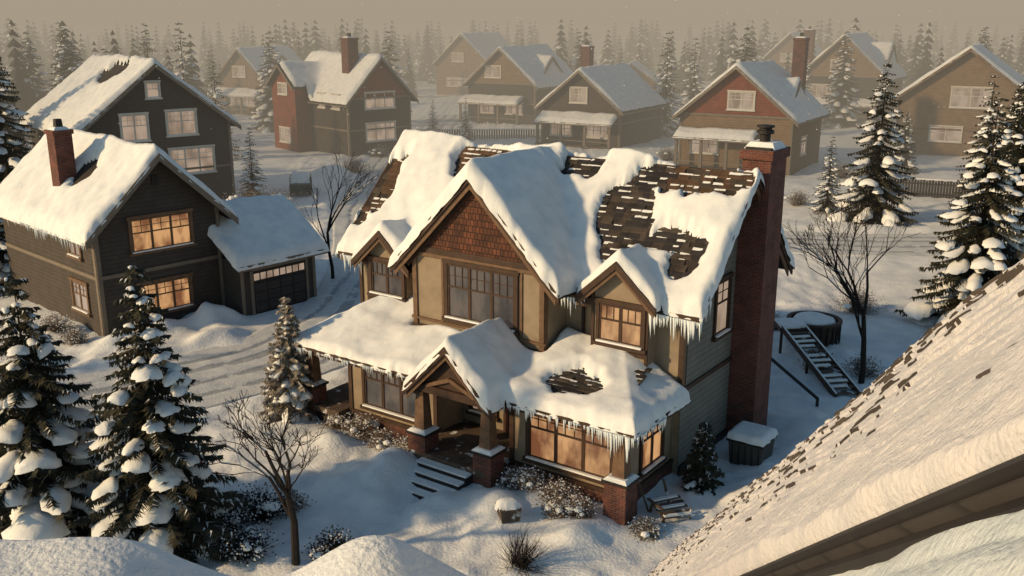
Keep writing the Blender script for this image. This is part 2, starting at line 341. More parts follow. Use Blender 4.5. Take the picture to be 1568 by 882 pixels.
# porch roof (hip)
zb_=2.9+.34*3.55
def porchz(X,Y): return np.minimum(np.minimum(2.9+.34*(Y+.25),2.9+.5*(12.1-X)),2.9+.5*(X+1.9))
tx=(zb_-2.9)/.5
pv=[(-1.9,-.25,2.9),(12.1,-.25,2.9),(12.1,3.3,2.9),(12.1-tx,3.3,zb_),(-1.9+tx,3.3,zb_),(-1.9,3.3,2.9)]
g=H.grp('porch_roof',ROOF); g[1].extend(Vector(v) for v in pv); g[2].extend([[0,1,3,4],[1,2,3],[0,4,5]])
H.box('porch_fascia',BROWN,-1.9,12.1,-.30,-.22,2.70,2.91); H.box('porch_fascia',BROWN,12.03,12.12,-.22,3.3,2.70,2.91); H.box('porch_fascia',BROWN,-1.93,-1.86,-.22,3.3,2.7,2.91)
H.box('porch_ceiling',TAN,-1.85,12.0,-.2,3.29,2.66,2.70)
H.gable('entry_roof',ROOF,6.05,-1.05,2.2,1.68,4.5,.98,.14)
H.rakes('entry_rakes',BROWN,6.05,-1.05,1.74,4.54,.98,.26,.08); H.rakes('entry_rakes_inner',TAN,6.05,-1.0,1.62,4.28,.98,.18,.05)
H.ext('entry_gable',BROWN,[(4.8,-.8,3.05),(7.3,-.8,3.05),(6.05,-.8,4.25)],(0,.1,0))
H.box('entry_beam',BROWN,4.5,7.6,-.88,-.6,2.78,3.03)
for sx in(-1,1): H.beam('entry_brace',TAN,(6.05,-.86,3.4),(6.05+sx*.95,-.86,3.02),.09,.12)
# chimney
H.box('chimney',BRICK,11.8,12.75,7.0,8.35,0,9.95); H.box('chimney_crown',BRICK,11.72,12.83,6.92,8.43,9.75,10.05)
H.box('chimney_cap',DARK,11.85,12.7,7.05,8.3,10.05,10.12); H.frus('chimney_snow',SNOW,12.27,7.67,1.02,.75,10.06,10.27)
V=[];F=[]
prof=[(.17,10.1),(.17,10.5),(.27,10.52),(.27,10.62),(.2,10.64),(.2,10.7),(.28,10.72),(.28,10.78),(.05,10.78)]
for r_,z_ in prof:
    for j in range(16): V.append((12.27+r_*math.cos(j*math.pi/8),7.6+r_*math.sin(j*math.pi/8),z_))
for i in range(len(prof)-1):
    for j in range(16): F.append([i*16+j,i*16+(j+1)%16,(i+1)*16+(j+1)%16,(i+1)*16+j])
mk('chimney_pot',V,F,DARK,parent=H.e)
# shingles on exposed front slope
mainholes=[(2.2,6.05,1.35,.62),(-1.9,4.9,.75,1.15),(6.35,6.4,.75,.48),(8.6,5.1,.80,.95),(9.15,4.35,.85,.6),(10.6,6.25,1.65,.60),(10.6,4.45,.8,.34),(11.3,4.15,.55,.5)]
shingles(H,'roof_shingles',-2.2,12.5,lambda r:2.8+r*.16,24,.16,.34,lambda y:9.4-abs(y-6.55),3)
shingles(H,'porch_shingles',7.8,11.2,lambda r:-.2+r*.18,15,.18,.32,lambda y:2.9+.34*(y+.25),4)
def mz(X,Y):
    a=np.where(Y>=2.7,9.4-np.abs(Y-6.55),-9.)
    c=np.where((np.abs(X-4.9)<3.52)&(Y<6.6),9.3-np.abs(X-4.9),-9.)
    r=np.maximum(a,c)
    for cx,zp in((9.9,7.0),(.25,6.75)): r=np.maximum(r,np.where((np.abs(X-cx)<1.45)&(Y>=2.33)&(Y<5.5),zp-.9*np.abs(X-cx),-9))
    return r
H.snow('roof_snow',-2.32,12.62,1.58,10.4,.06,lambda X,Y:mz(X,Y)>0,mz,.40,mainholes,3,hang=.13,R=.30,blur=18,amp=.4,jag=.55)
def pz(X,Y): return np.maximum(np.where(Y>=-.34,porchz(X,Y),-9),np.where((np.abs(X-6.05)<1.78)&(Y<2.3),4.5-.98*np.abs(X-6.05),-9))
H.snow('porch_roof_snow',-2.0,12.2,-1.15,3.3,.06,lambda X,Y:(pz(X,Y)>0)&~((Y>1.98)&(X>2.2)&(X<7.6)),pz,.34,[(9.3,1.1,.85,.50)],17,hang=.12,R=.30,blur=14,amp=.45)
H.icicles((10.9,2.66,5.5),(12.6,2.66,5.45),70,.85,1); H.icicles((-2.3,2.66,5.5),(-.9,2.66,5.5),40,.65,2)
H.icicles((12.6,2.66,5.45),(12.6,3.3,6.0),14,.5,11)
H.icicles((10.7,-.36,2.8),(12.15,-.36,2.8),46,.7,3); H.icicles((12.2,-.3,2.8),(12.2,1.6,2.8),26,.45,4)
H.icicles((7.6,-.36,2.8),(10.9,-.36,2.8),50,.3,5); H.icicles((-1.9,-.36,2.8),(4.4,-.36,2.8),80,.22,6); H.icicles((8.0,2.3,5.6),(8.8,2.45,5.6),16,.7,7)
H.done()

# ------------------------------------------------------------ generic houses
def house(name,loc,ang,W,L,ze,zp,wall,gable,corner='L',wins=(),swins=(),porch=None,chim=None,trim=None,ov=.6,seed=0,dormer=None,frame=None,st=.3,T=.34,holes=()):
    trim=trim or GTRIM; frame=frame or WHITE
    B=Bd(name,(loc[0],loc[1],0),RD(ang))
    x0,x1=(0,W) if corner=='L' else (-W,0); cx=(x0+x1)/2; sl=(zp-ze)/(W/2); hf=W/2+ov
    B.ext('walls',wall,[(x0,0,-.2),(x1,0,-.2),(x1,0,ze),(cx,0,zp-.16),(x0,0,ze)],(0,L,0))
    if gable!=wall:
        q=(zp-.25-ze)/sl
        B.ext('gable_wall',gable,[(cx-q,-.04,ze),(cx+q,-.04,ze),(cx,-.04,zp-.22)],(0,.05,0))
        B.box('belt',trim,x0-.04,x1+.04,-.1,-.001,ze-.2,ze)
    B.gable('roof',ROOF,cx,-ov,L+ov,hf,zp,sl,.16)
    B.rakes('rake_boards',trim,cx,-ov,hf+.04,zp+.03,sl,.34,.08)
    sx=x1 if corner=='R' else x0; sf=SX if corner=='R' else LX
    hx=cx+(hf if corner=='R' else -hf); B.box('fascia',trim,min(hx,hx+.06),max(hx,hx+.06),-ov,L+ov,zp-hf*sl-.24,zp-hf*sl)
    for x in(x0,x1-.18): B.box('corner_boards',trim,x-.01,x+.19,-.05,-.001,0,ze)
    if sf is SX: B.box('corner_boards',trim,x1,x1+.04,0,.2,0,ze-.1)
    else: B.box('corner_boards',trim,x0-.04,x0,0,.2,0,ze-.1)
    B.box('mid_belt',trim,x0-.03,x1+.03,-.06,-.002,2.75,2.92)
    B.obox('mid_belt_side',trim,(sx,0,0),sf[0],sf[1],min(0,L*sf[0].y),max(0,L*sf[0].y),2.75,2.92,.002,.05)
    for (x,z,w,h,c,gl) in wins: B.win((x0+x,-.04 if z>ze-.3 else 0,z),FX,w,h,c,gl,frame,.14,.42,2)
    for (y,z,w,h,c,gl) in swins: B.win((sx,y,z),sf,w,h,c,gl,frame,.14,.42,2)
    zfn=lambda X,Y: zp-sl*np.abs(X-cx)
    if dormer:
        y0_,y1_,dz,out=dormer   # gable dormer on visible side
        sg=1 if corner=='R' else -1; cy=(y0_+y1_)/2; hw=(y1_-y0_)/2; xo=sx+sg*out; xi=cx
        B.ext('dormer_wall',gable,[(xo,y0_,0 if out>0 else dz-hw*.8-1.5),(xo,y1_,0 if out>0 else dz-hw*.8-1.5),(xo,y1_,dz-hw*.8),(xo,cy,dz-.12),(xo,y0_,dz-hw*.8)],(xi-xo,0,0))
        a,b=sorted((xo+sg*.5,xi)); B.gable('dormer_roof',ROOF,cy,a,b,hw+.45,dz,.8,.14,axis='x')
        B.rakes('dormer_rakes',trim,cy,xo+sg*.5 if sg>0 else xo-.58,hw+.5,dz+.02,.8,.3,.08,axis='x')
        B.win((xo,cy,dz-hw*.8-1.2),sf,min(1.8,hw*1.2),1.1,2,PALEGLOW,frame)
        if out>0: B.win((xo,cy,1.0),sf,min(2.2,hw*1.4),1.5,2,PALEGLOW,frame)
        def z2(X,Y):
            main=np.where((X>cx-hf-.1)&(X<cx+hf+.1),zp-sl*np.abs(X-cx),-9)
            d=np.where((np.abs(Y-cy)<hw+.52)&(X>a-.08)&(X<b+.08),dz-.8*np.abs(Y-cy),-9)
            return np.maximum(main,d)
        xx0=min(cx-hf,a)-.08; xx1=max(cx+hf,b)+.08
        B.snow('roof_snow',xx0,xx1,-ov-.08,L+ov+.08,st,lambda X,Y:z2(X,Y)>0,z2,T,holes,seed,R=.45,blur=2)
    else:
        B.snow('roof_snow',cx-hf-.08,cx+hf+.08,-ov-.08,L+ov+.08,st,lambda X,Y:X>-99,zfn,T,holes,seed,R=.45,blur=2)
    if porch:
        a,b,dp,zt,zl=porch; a+=x0;b+=x0
        B.ext('porch_roof',ROOF,[(a,0,zt),(a,-dp,zl),(a,-dp,zl-.15),(a,0,zt-.15)],(b-a,0,0))
        B.box('porch_fascia',trim,a-.04,b+.04,-dp-.06,-dp,zl-.25,zl+.01)
        B.snow('porch_snow',a-.08,b+.08,-dp-.1,0,.25,lambda X,Y:X>-99,lambda X,Y:zt+(zt-zl)/dp*Y,.3,(),seed+1,R=.35,blur=1)
        n=max(2,int((b-a)/2.6)+1)
        for i in range(n):
            x=a+.25+(b-a-.5)*i/(n-1); B.frus('porch_posts',trim,x,-dp+.25,.3,.24,0.0,zl-.15)
        B.box('porch_rail',trim,a+.2,b-.2,-dp+.2,-dp+.28,.85,.95); B.box('porch_floor',WOOD,a,b,-dp+.1,0,0,.35)
    for c in (chim or []):
        x,y,w,zc,zbb=c; x+=x0
        B.box('chimney',BRICK,x-w/2,x+w/2,y-w/2,y+w/2,zbb,zc); B.box('chimney_crown',BRICK,x-w/2-.07,x+w/2+.07,y-w/2-.07,y+w/2+.07,zc-.2,zc)
        B.frus('chimney_snow',SNOW,x,y,w*.9,w*.6,zc,zc+.14); B.frus('chimney_pot',DARK,x,y,.34,.28,zc+.1,zc+.5)
    return B
# left foreground house
A=house('grey_house',(-18.5,42.0),47,6.2,10.5,5.3,8.2,GREYSID,GREYSID,'L',
  wins=[(3.2,3.75,2.9,1.5,3,LIT),(3.1,.75,2.5,1.4,3,LIT)],swins=[(2.0,3.6,1.1,1.0,2,PALEGLOW),(2.0,1.0,1.5,1.3,2,PALEGLOW)],
  chim=[(1.2,5.2,.85,9.0,5.5)],ov=.62,st=.1,T=.38,seed=21,holes=[(1.75,4.1,.5,.7)],frame=TAN)
A.icicles((-.68,-.6,4.6),(-.68,8,4.6),110,.5,9); A.box('attic_vent',DARK,2.95,3.25,-.06,0,6.7,7.15); A.box('garden_pipe',GTRIM,6.0,6.1,-.15,-.05,0,5)
A.done()
Gg=Bd('garage',(-13.1,45.4,0),RD(50))
Gg.box('walls',GREYSID,0,4.5,0,5.5,-.1,2.75); Gg.box('door',DARK,.65,3.85,-.05,-.001,0,2.2)
for i in range(4):
    for j in range(3): Gg.box('door_panels',DGREY,.72+i*.78,.72+i*.78+.68,-.075,-.051,.12+j*.5,.12+j*.5+.42)
for i in range(8): Gg.box('door_windows',PALEGLOW,.72+i*.39,.72+i*.39+.3,-.08,-.051,1.72,2.05)
for a,b,c,d in((.5,.65,0,2.35),(3.85,4.0,0,2.35),(.5,4.0,2.2,2.38)): Gg.box('door_casing',GTRIM,a,b,-.09,-.002,c,d)
for x in(0,4.36): Gg.box('corner_boards',GTRIM,x-.02,x+.15,-.04,-.001,0,2.7)
Gg.gable('roof',ROOF,2.9,-.45,4.95,3.4,4.9,.66,.15,axis='x'); Gg.box('fascia',GTRIM,-.45,4.95,-.58,-.5,2.42,2.68)
Gg.snow('roof_snow',-.55,5.05,-.62,6.3,.1,lambda X,Y:X>-99,lambda X,Y:4.9-.66*np.abs(Y-2.9),.36,(),5,R=.35,blur=3)
Gg.done()
house('dark_gabled_house',(-31.2,70.5),40,11.5,13,6.4,10.9,DGREY,DGREY,'L',wins=[(4.0,5.3,1.9,1.9,2,PALEGLOW),(7.6,5.5,2.2,1.8,2,PALEGLOW),(8.2,2.5,3.4,1.9,3,PALEGLOW),(5.6,8.4,.9,1.1,1,PALEGLOW)],seed=31,holes=[(4.6,5.2,.8,1.8)],T=.42,st=.2).done()
house('red_brick_house',(-17.0,102),42,8,13,6.2,10.3,DGREY,REDS,'L',wins=[(4.0,5.0,3.6,1.6,3,PALEGLOW),(4.0,1.6,3.6,1.8,3,PALEGLOW)],swins=[(2.2,5.0,1.4,1.4,2,PALEGLOW),(5.0,5.0,1.2,1.4,2,PALEGLOW)],dormer=(7.5,12.5,9.4,1.8),chim=[(2.6,3.2,1.3,12.2,7)],seed=41).done()
house('porch_house',(12.0,109),-31,10,12,4.6,8.6,GREYSID,GREYSID,'R',wins=[(4.8,5.0,2.0,1.6,2,PALEGLOW),(2.6,1.2,2.6,1.4,3,PALEGLOW),(7.2,1.2,2.6,1.4,3,PALEGLOW)],porch=(.2,9.8,2.0,3.9,2.9),chim=[(2.2,7,1.2,11,6)],seed=51).done()
house('red_gabled_house',(25.8,90),-31,11,10.5,5.4,9.9,TANS,REDS,'R',wins=[(6.0,5.9,2.4,1.6,2,PALEGLOW),(2.6,1.6,2.6,1.5,3,PALEGLOW),(8,1.6,2.2,1.5,2,PALEGLOW)],swins=[(4,1.6,1.6,1.6,2,PALEGLOW)],porch=(0,8,1.6,4.0,3.2),dormer=(5.0,8.0,8.3,-1.8),chim=[(8.6,9.6,1.2,12.3,6)],seed=61).done()
house('cross_gabled_house',(3.2,135),-31,11,12.5,5.6,10.3,DGREY,TANS,'R',wins=[(4.2,6.3,2.4,1.5,2,PALEGLOW),(3,1.4,2.6,1.5,3,PALEGLOW),(7.6,1.4,2.6,1.5,3,PALEGLOW)],porch=(-.3,9.5,2.2,3.8,2.9),dormer=(4,8.5,9.0,-1.2),seed=71).done()
house('cottage',(-37.5,150),-28,9,11,5.6,9.8,TANS,TANS,'R',wins=[(4.2,5.6,2.4,1.5,2,PALEGLOW),(4.5,1.3,5,1.5,4,PALEGLOW)],porch=(-.2,9,2.0,3.9,2.9),dormer=(3,7,8.8,-1),seed=81).done()
house('distant_house',(-4.2,186),-30,12,13,6.2,11.5,TANS,TANS,'R',wins=[(5,6.4,2.4,1.5,2,PALEGLOW),(5,1.8,5,1.5,3,PALEGLOW)],seed=91,st=.4).done()
house('dormer_house',(52,138),-31,12,13,6.4,12,DGREY,TANS,'R',wins=[(5.6,7,2.4,1.5,2,PALEGLOW),(4,3,5.5,2.0,4,PALEGLOW)],dormer=(4,9,10.6,-1),chim=[(-.6,6,1.4,12.6,0)],porch=(-.2,12,2,3.2,2.4),seed=101).done()
house('brown_house',(53,100),-28,13,14,6.2,11.2,TANS,TANS,'R',wins=[(7,5.2,3.6,2.0,2,PALEGLOW),(5,1.6,3,1.5,2,PALEGLOW)],seed=111,trim=TAN).done()
house('far_house',(60,196),-28,11,12,6.2,11.5,TANS,TANS,'R',wins=[(5,6,2.4,1.5,2,PALEGLOW),(5,2,4,1.5,2,PALEGLOW)],seed=121,st=.4).done()
house('small_red_house',(26,176),-12,10,9,3.2,6.6,REDS,REDS,'R',wins=[(3,1.2,2,1.3,2,PALEGLOW),(7,1.2,2,1.3,2,PALEGLOW)],seed=131,st=.4).done()

# ------------------------------------------------------------ GROUND & ROAD
roadA=[(-44,19),(-32,25.5),(-22,31.0),(-14.5,35.4),(-9.5,40.5),(-7.4,47.5),(-7.8,58),(-10.5,76),(-11.5,100),(-9,150)]
roadB=[(-8.5,60),(0,62),(14,62.5),(24,61),(36,62),(60,66),(110,72)]
def smooth_path(pts,n=10):
    out=[]; p=[pts[0]]+pts+[pts[-1]]
    for i in range(1,len(p)-2):
        for k in range(n):
            t=k/n; a,b,c,d=[np.array(q,float) for q in p[i-1:i+3]]
            out.append(.5*((2*b)+(-a+c)*t+(2*a-5*b+4*c-d)*t*t+(-a+3*b-3*c+d)*t**3))
    out.append(np.array(pts[-1],float)); return np.array(out)
rA=smooth_path(roadA); rB=smooth_path(roadB)
drive=np.array([(-11.5,46.3),(-10.2,45),(-8.5,43.5)],float)
def rdist(X,Y,path):
    d=np.full(X.shape,1e9)
    for i in range(len(path)-1):
        a=path[i];b=path[i+1];ab=b-a; L2=(ab**2).sum()
        t=np.clip(((X-a[0])*ab[0]+(Y-a[1])*ab[1])/L2,0,1)
        d=np.minimum(d,np.hypot(X-a[0]-t*ab[0],Y-a[1]-t*ab[1]))
    return d
mounds=[(-4.5,27.6,1.4,.75),(-3.6,28.6,.8,.45),(-.5,25.7,.95,.5),(.9,26.4,.6,.35),(-2.2,25.9,.9,.3),(1.9,24.3,.9,.35),(-16,43.2,1.0,.6),(-14.6,44.6,.9,.7),(-13.6,45.0,.6,.5),(-17.3,40.9,1.2,.5),(-6.0,30.2,1,.35),(9,27,1.4,.35),(7.0,26.2,.8,.3),(10.5,31.5,1.6,.4),(-12.9,41.8,1.0,.35),(-16.5,88,2.2,1.1)]
px_,py_=P(6.0,-2.2); pth=np.array([(px_,py_),(px_-1.6,py_-2.6),(px_-2.2,py_-6)])
def gh(X,Y):
    d=np.minimum(rdist(X,Y,rA),rdist(X,Y,rB)); d=np.minimum(d,rdist(X,Y,drive)+.6)
    far=sstep(3.1,4.8,d)
    h=.16+.16*fbm(X*.22,Y*.22,3,1)+.08*fbm(X*.9,Y*.9,3,2)+.055*fbm(X*2.6,Y*2.6,3,3)
    bank=np.exp(-((d-4.0)/.6)**2)*(.14+.18*fbm(X*.8,Y*.8,2,5))
    h=h*far+bank
    for mx,my,r,z in mounds: h=h+z*np.exp(-((X-mx)**2+(Y-my)**2)/(r*r)*1.3)*(1+.25*fbm(X*1.3,Y*1.3,2,8))
    pd=rdist(X,Y,pth)
    h=h-(.16*np.exp(-(pd/.6)**2))*(1+.6*fbm(X*3,Y*3,2,4))
    return h
def ax(segs):
    o=[]
    for a,b,s in segs: o+=list(np.arange(a,b,s))
    return np.array(o+[segs[-1][1]])
gx=ax([(-1500,-200,130),(-200,-60,10),(-60,-22,1.0),(-22,18,.18),(18,60,.7),(60,200,10),(200,1500,130)])
gy=ax([(-60,14,6),(14,48,.18),(48,100,.6),(100,260,8),(260,2600,180)])
GX,GY=np.meshgrid(gx,gy,indexing='ij'); GZ=gh(GX,GY)
def gridmesh(name,X,Y,Z,mat,parent=None,mi=None):
    n,m=X.shape; V=np.stack([X.ravel(),Y.ravel(),Z.ravel()],1); I=np.arange(n*m).reshape(n,m)
    F=np.stack([I[:-1,:-1].ravel(),I[1:,:-1].ravel(),I[1:,1:].ravel(),I[:-1,1:].ravel()],1)
    return mk(name,V.tolist(),F.tolist(),mat,mi=mi,parent=parent,smooth=True)
gridmesh('snowy_ground',GX,GY,GZ,GSNOW)
def ribbon(name,path,hw,zo):
    t=np.gradient(path,axis=0); t/=np.linalg.norm(t,axis=1)[:,None]; nrm=np.stack([-t[:,1],t[:,0]],1)
    us=np.linspace(-hw,hw,71); X=path[:,0:1]+nrm[:,0:1]*us; Y=path[:,1:2]+nrm[:,1:2]*us
    arc=np.concatenate([[0],np.cumsum(np.linalg.norm(np.diff(path,axis=0),axis=1))])[:,None]
    w=.14*np.sin(arc*.35)+.1*np.sin(arc*.83); U=us[None]+w
    rut=sum(np.exp(-((U-c-.05*np.sin(arc*f))/s_)**2) for c,f,s_ in((-2.0,.5,.2),(-.75,.9,.16),(-.5,.33,.12),(.75,.6,.2),(1.0,.8,.12),(2.0,.45,.18)))
    Z=zo+.07-.055*np.clip(rut,0,1)+.02*fbm(X*1.5,Y*1.5,2,6)
    Z[:,0]=-.05; Z[:,-1]=-.05
    mi=(rut[:-1,:-1]*(.85+.5*fbm(X*1.2,Y*1.2,3,9)[:-1,:-1])>.5).astype(int).ravel().tolist()
    gridmesh(name,X,Y,Z,[ROADM,RUTM],mi=mi)
def dens(p,k=6):
    o=[]
    for i in range(len(p)-1):
        for j in range(k): o.append(p[i]+(p[i+1]-p[i])*j/k)
    o.append(p[-1]); return np.array(o)
ribbon('snowy_road',dens(rA),3.3,.03); ribbon('snowy_side_road',dens(rB),3.3,.036)
def G(x,y): return float(gh(np.array([x]),np.array([y]))[0])

# ------------------------------------------------------------ TREES
def spruce(name,h,r,levels,nb,seed,need=None,snowp=.55,step=.12,sw=.28,big=1.):
    need=need or NEED
    rr=random.Random(seed); V=[];F=[];MI=[]
    for i in range(5):
        f=i/4; w=.018*h*(1-f)+.015
        for j in range(6): V.append((w*math.cos(j*1.047),w*math.sin(j*1.047),h*f*.97-.3))
    for i in range(4):
        for j in range(6): F.append([i*6+j,i*6+(j+1)%6,i*6+6+(j+1)%6,i*6+6+j]); MI.append(0)
    for li in range(levels):
        f=(li+.5*rr.random())/levels
        z0=h*(.07+.92*f); L0=r*(1-f)**.85+.06*r
        n=max(4,int(nb*(1-.55*f))); a0=rr.random()*6.28
        for b in range(n):
            az=a0+6.283*b/n+rr.uniform(-.25,.25); L=L0*rr.uniform(.68,1.15); zz=z0+rr.uniform(-.5,.5)*h/levels
            dr=rr.uniform(.35,.65)*(1-.5*f); ca,sa=math.cos(az),math.sin(az)
            sp=lambda u:(ca*L*u,sa*L*u,zz-dr*L*u**1.3+.12*L*u**4)
            k=max(3,int(L/step)); dust=rr.random()<.55
            for q in range(1,k+1):
                u=q/k; p=sp(u); tl=min(.5,(.16+.34*L*(1-u*.75)*.5))*rr.uniform(.7,1.2)
                for sd in(-1,1):
                    fw=rr.uniform(.3,.7); dx=ca*fw-sa*sd*(1-fw*.5); dy=sa*fw+ca*sd*(1-fw*.5); dz=-rr.uniform(.15,.8)
                    w=.035+.07*tl
                    for sp2 in(-.35,0,.35):
                        ex=dx*tl-dy*sp2*tl; ey=dy*tl+dx*sp2*tl; tz=dz*tl*rr.uniform(.7,1.3); kk=len(V)
                        V.extend([(p[0]-ca*w,p[1]-sa*w,p[2]+.01),(p[0]+ca*w,p[1]+sa*w,p[2]),(p[0]+ex,p[1]+ey,p[2]+tz)])
                        F.append([kk,kk+1,kk+2]); MI.append(1)
                    if dust and rr.random()<.3:   # thin dusting on the twig
                        kk=len(V); V.extend([(p[0]-ca*w*.6,p[1]-sa*w*.6,p[2]+.035),(p[0]+ca*w*.6,p[1]+sa*w*.6,p[2]+.03),(p[0]+dx*tl*.7,p[1]+dy*tl*.7,p[2]+dz*tl*.7+.03)])
                        F.append([kk,kk+1,kk+2]); MI.append(2)
                kk=len(V); hl=tl*rr.uniform(.6,1.1); w=.06+.05*rr.random()
                V.extend([(p[0]-ca*w,p[1]-sa*w,p[2]),(p[0]+ca*w,p[1]+sa*w,p[2]),(p[0]+rr.uniform(-.05,.05),p[1]+rr.uniform(-.05,.05),p[2]-hl)])
                F.append([kk,kk+1,kk+2]); MI.append(1)
            if rr.random()<snowp:
                u0=rr.uniform(.25,.6); u1=rr.uniform(.88,1.04); W=(sw*L*rr.uniform(.45,1.25)+.04)*big; hh=W*rr.uniform(.35,.6); kk=len(V); n1=7
                for i in range(n1+1):
                    t=i/n1; u=u0+(u1-u0)*t; p=sp(min(u,1.05)); ww=W*math.sqrt(max(.02,1-(2*t-1)**2))*rr.uniform(.8,1.2)
                    for j,(a_,b_) in enumerate(((-1,-.6),(-.9,.15),(-.5,.75),(0,1),(.5,.75),(.9,.15),(1,-.6))):
                        s_=a_*ww*rr.uniform(.88,1.12); V.append((p[0]-sa*s_,p[1]+ca*s_,p[2]-.01+b_*hh*(ww/W)*rr.uniform(.85,1.15)))
                for i in range(n1):
                    for j in range(6): F.append([kk+i*7+j,kk+i*7+j+1,kk+i*7+8+j,kk+i*7+7+j]); MI.append(2)
    me=bpy.data.meshes.new(name); me.from_pydata(V,[],F)
    for m in(BARK,need,SNOW): me.materials.append(m)
    me.polygons.foreach_set('material_index',MI); me.polygons.foreach_set('use_smooth',[m==2 for m in MI]); me.update()
    return me
def put(me,name,x,y,s=1,rot=None,sz=None,z=None):
    o=bpy.data.objects.new(name,me); scene.collection.objects.link(o)
    o.location=(x,y,(G(x,y) if z is None else z)-.1); o.rotation_euler=(0,0,random.random()*6.28 if rot is None else rot); o.scale=(s,s,sz or s); return o
T1=spruce('spruce_a',8.2,2.15,27,15,1,snowp=.34,sw=.25); T2=spruce('spruce_b',7.6,2.4,25,15,2,snowp=.34,sw=.25)
put(T1,'spruce_tree',-9.5,23.7,1,0.3); put(T2,'spruce_tree',-12.9,24.3,1,1.0)
T3=spruce('spruce_frosted',4.5,1.15,25,14,3,NEEDF,.35,.08,.18)
put(T3,'frosted_spruce',-8.0,33.0,1); put(spruce('small_spruce',2.3,.62,15,11,4,NEED,.22,.07,.12),'small_spruce',*P(12.75,3.0))
T4=spruce('spruce_c',11,2.9,28,14,5,snowp=.4,sw=.2,step=.16); T5=spruce('spruce_d',11,2.7,26,13,6,snowp=.4,sw=.19,step=.17); T6=spruce('spruce_e',12,2.5,23,11,8,sw=.16,step=.25,snowp=.42)
for me,x,y,s in((T4,21.6,43.8,1),(T5,26.2,50,1.08),(T4,30,55,1.0),(T5,25.9,68.7,1.03),(T6,23.3,71,.48),(T4,33,64,.95),(T5,29.5,47,.9),(T6,35.5,73,.85),
    (T6,-20.5,76.3,.5),(T5,-35.5,68,1.15),(T4,-40,76,1.2),(T6,-32,57,.8),(T5,-27.5,50,.7),(T6,-23.5,36,.45),(T6,-37,62,1.0),(T5,-45,85,1.2),(T6,19,122,1.05),(T5,28,120,1.22),(T6,24,131,1.0),
    (T6,-9.5,118,.42),(T6,-5.5,117,.44),(T6,-30,100,.85),(T4,-50,112,1.2),(T5,-58,120,1.15),(T6,-43,118,1.15),(T5,-31,128,1.15),(T6,-63,140,1.15),(T6,45,120,.8),(T5,66,118,1.1),(T6,39,105,.5),(T6,60,128,1.1),(T5,-17,138,1.15),(T6,10,150,1.05),(T4,37,92,.55),
    (T4,-53,98,1.15),(T5,-47,106,1.2),(T4,-41,101,1.05),(T6,-37,112,1.15),(T5,64,136,1.2),(T4,71,128,1.2),(T5,44,132,1.15),(T6,38,130,1.0),(T4,40,78,.8),(T6,45,84,.9),(T5,39,66,.95)):
    put(me,'spruce_tree',x,y,s)
# distant forest : one merged mesh
def lod(seed):
    rr=random.Random(seed); V=[];F=[];MI=[]
    for li in range(13):
        f=li/13; z=.06+.92*f; L=.225*(1-f)**.9+.014; n=10 if f<.5 else 7; a0=rr.random()*6
        for b in range(n):
            a=a0+6.283*b/n+rr.uniform(-.2,.2); l=L*rr.uniform(.65,1.2); w=.42*l; k=len(V); c,s=math.cos(a),math.sin(a)
            V+=[(0,0,z+.03),(c*l*.55-s*w,s*l*.55+c*w,z-l*.35),(c*l,s*l,z-l*.6),(c*l*.55+s*w,s*l*.55-c*w,z-l*.35),(c*l*.55,s*l*.55,z-l*.12)]
            F+=[[k,k+1,k+4],[k+1,k+2,k+4],[k+2,k+3,k+4],[k+3,k,k+4]]
            q=2 if rr.random()<.22 else 1; MI+=[1,q,q,1]
    k=len(V); V+=[(-.012,0,-.05),(.012,0,-.05),(0,0,.9)]; F.append([k,k+1,k+2]); MI.append(0)
    return np.array(V),F,MI
lods=[lod(s) for s in range(4)]
houses_xy=[(-26,78),(-18,108),(10,114),(24,96),(2,140),(-38,155),(-6,192),(50,144),(50,106),(60,202),(26,180)]
VV=[];FF=[];MM=[];off=0; rr=random.Random(5); cnt=0; tries=0
while cnt<850 and tries<60000:
    tries+=1
    y=100+260*rr.random()**.75; x=rr.uniform(-.72,.72)*y
    if any(math.hypot(x-a,y-b)<13 for a,b in houses_xy): continue
    if y<150 and abs(x+11)<8: continue
    if y<150 and -24<x<64 and rr.random()<.75: continue
    if vnoise(x*.03,y*.03,77)<-.25 and rr.random()<.8: continue
    if any((a-10<x*b/y<a+10) and b-34<y<b for a,b in houses_xy): continue
    v,f,m=lods[cnt%4]; h=rr.uniform(7,15.5)*(1 if rr.random()>.2 else .7); th=rr.random()*6.28; c,s=math.cos(th),math.sin(th)
    w=h*rr.uniform(.8,1.2)
    VV.append(np.stack([(v[:,0]*c-v[:,1]*s)*w+x,(v[:,0]*s+v[:,1]*c)*w+y,v[:,2]*h],1)); FF+=[[i+off for i in q] for q in f]; MM+=m; off+=len(v); cnt+=1
mk('distant_forest',np.concatenate(VV).tolist(),FF,[BARK,NEED,SNOW],MM)

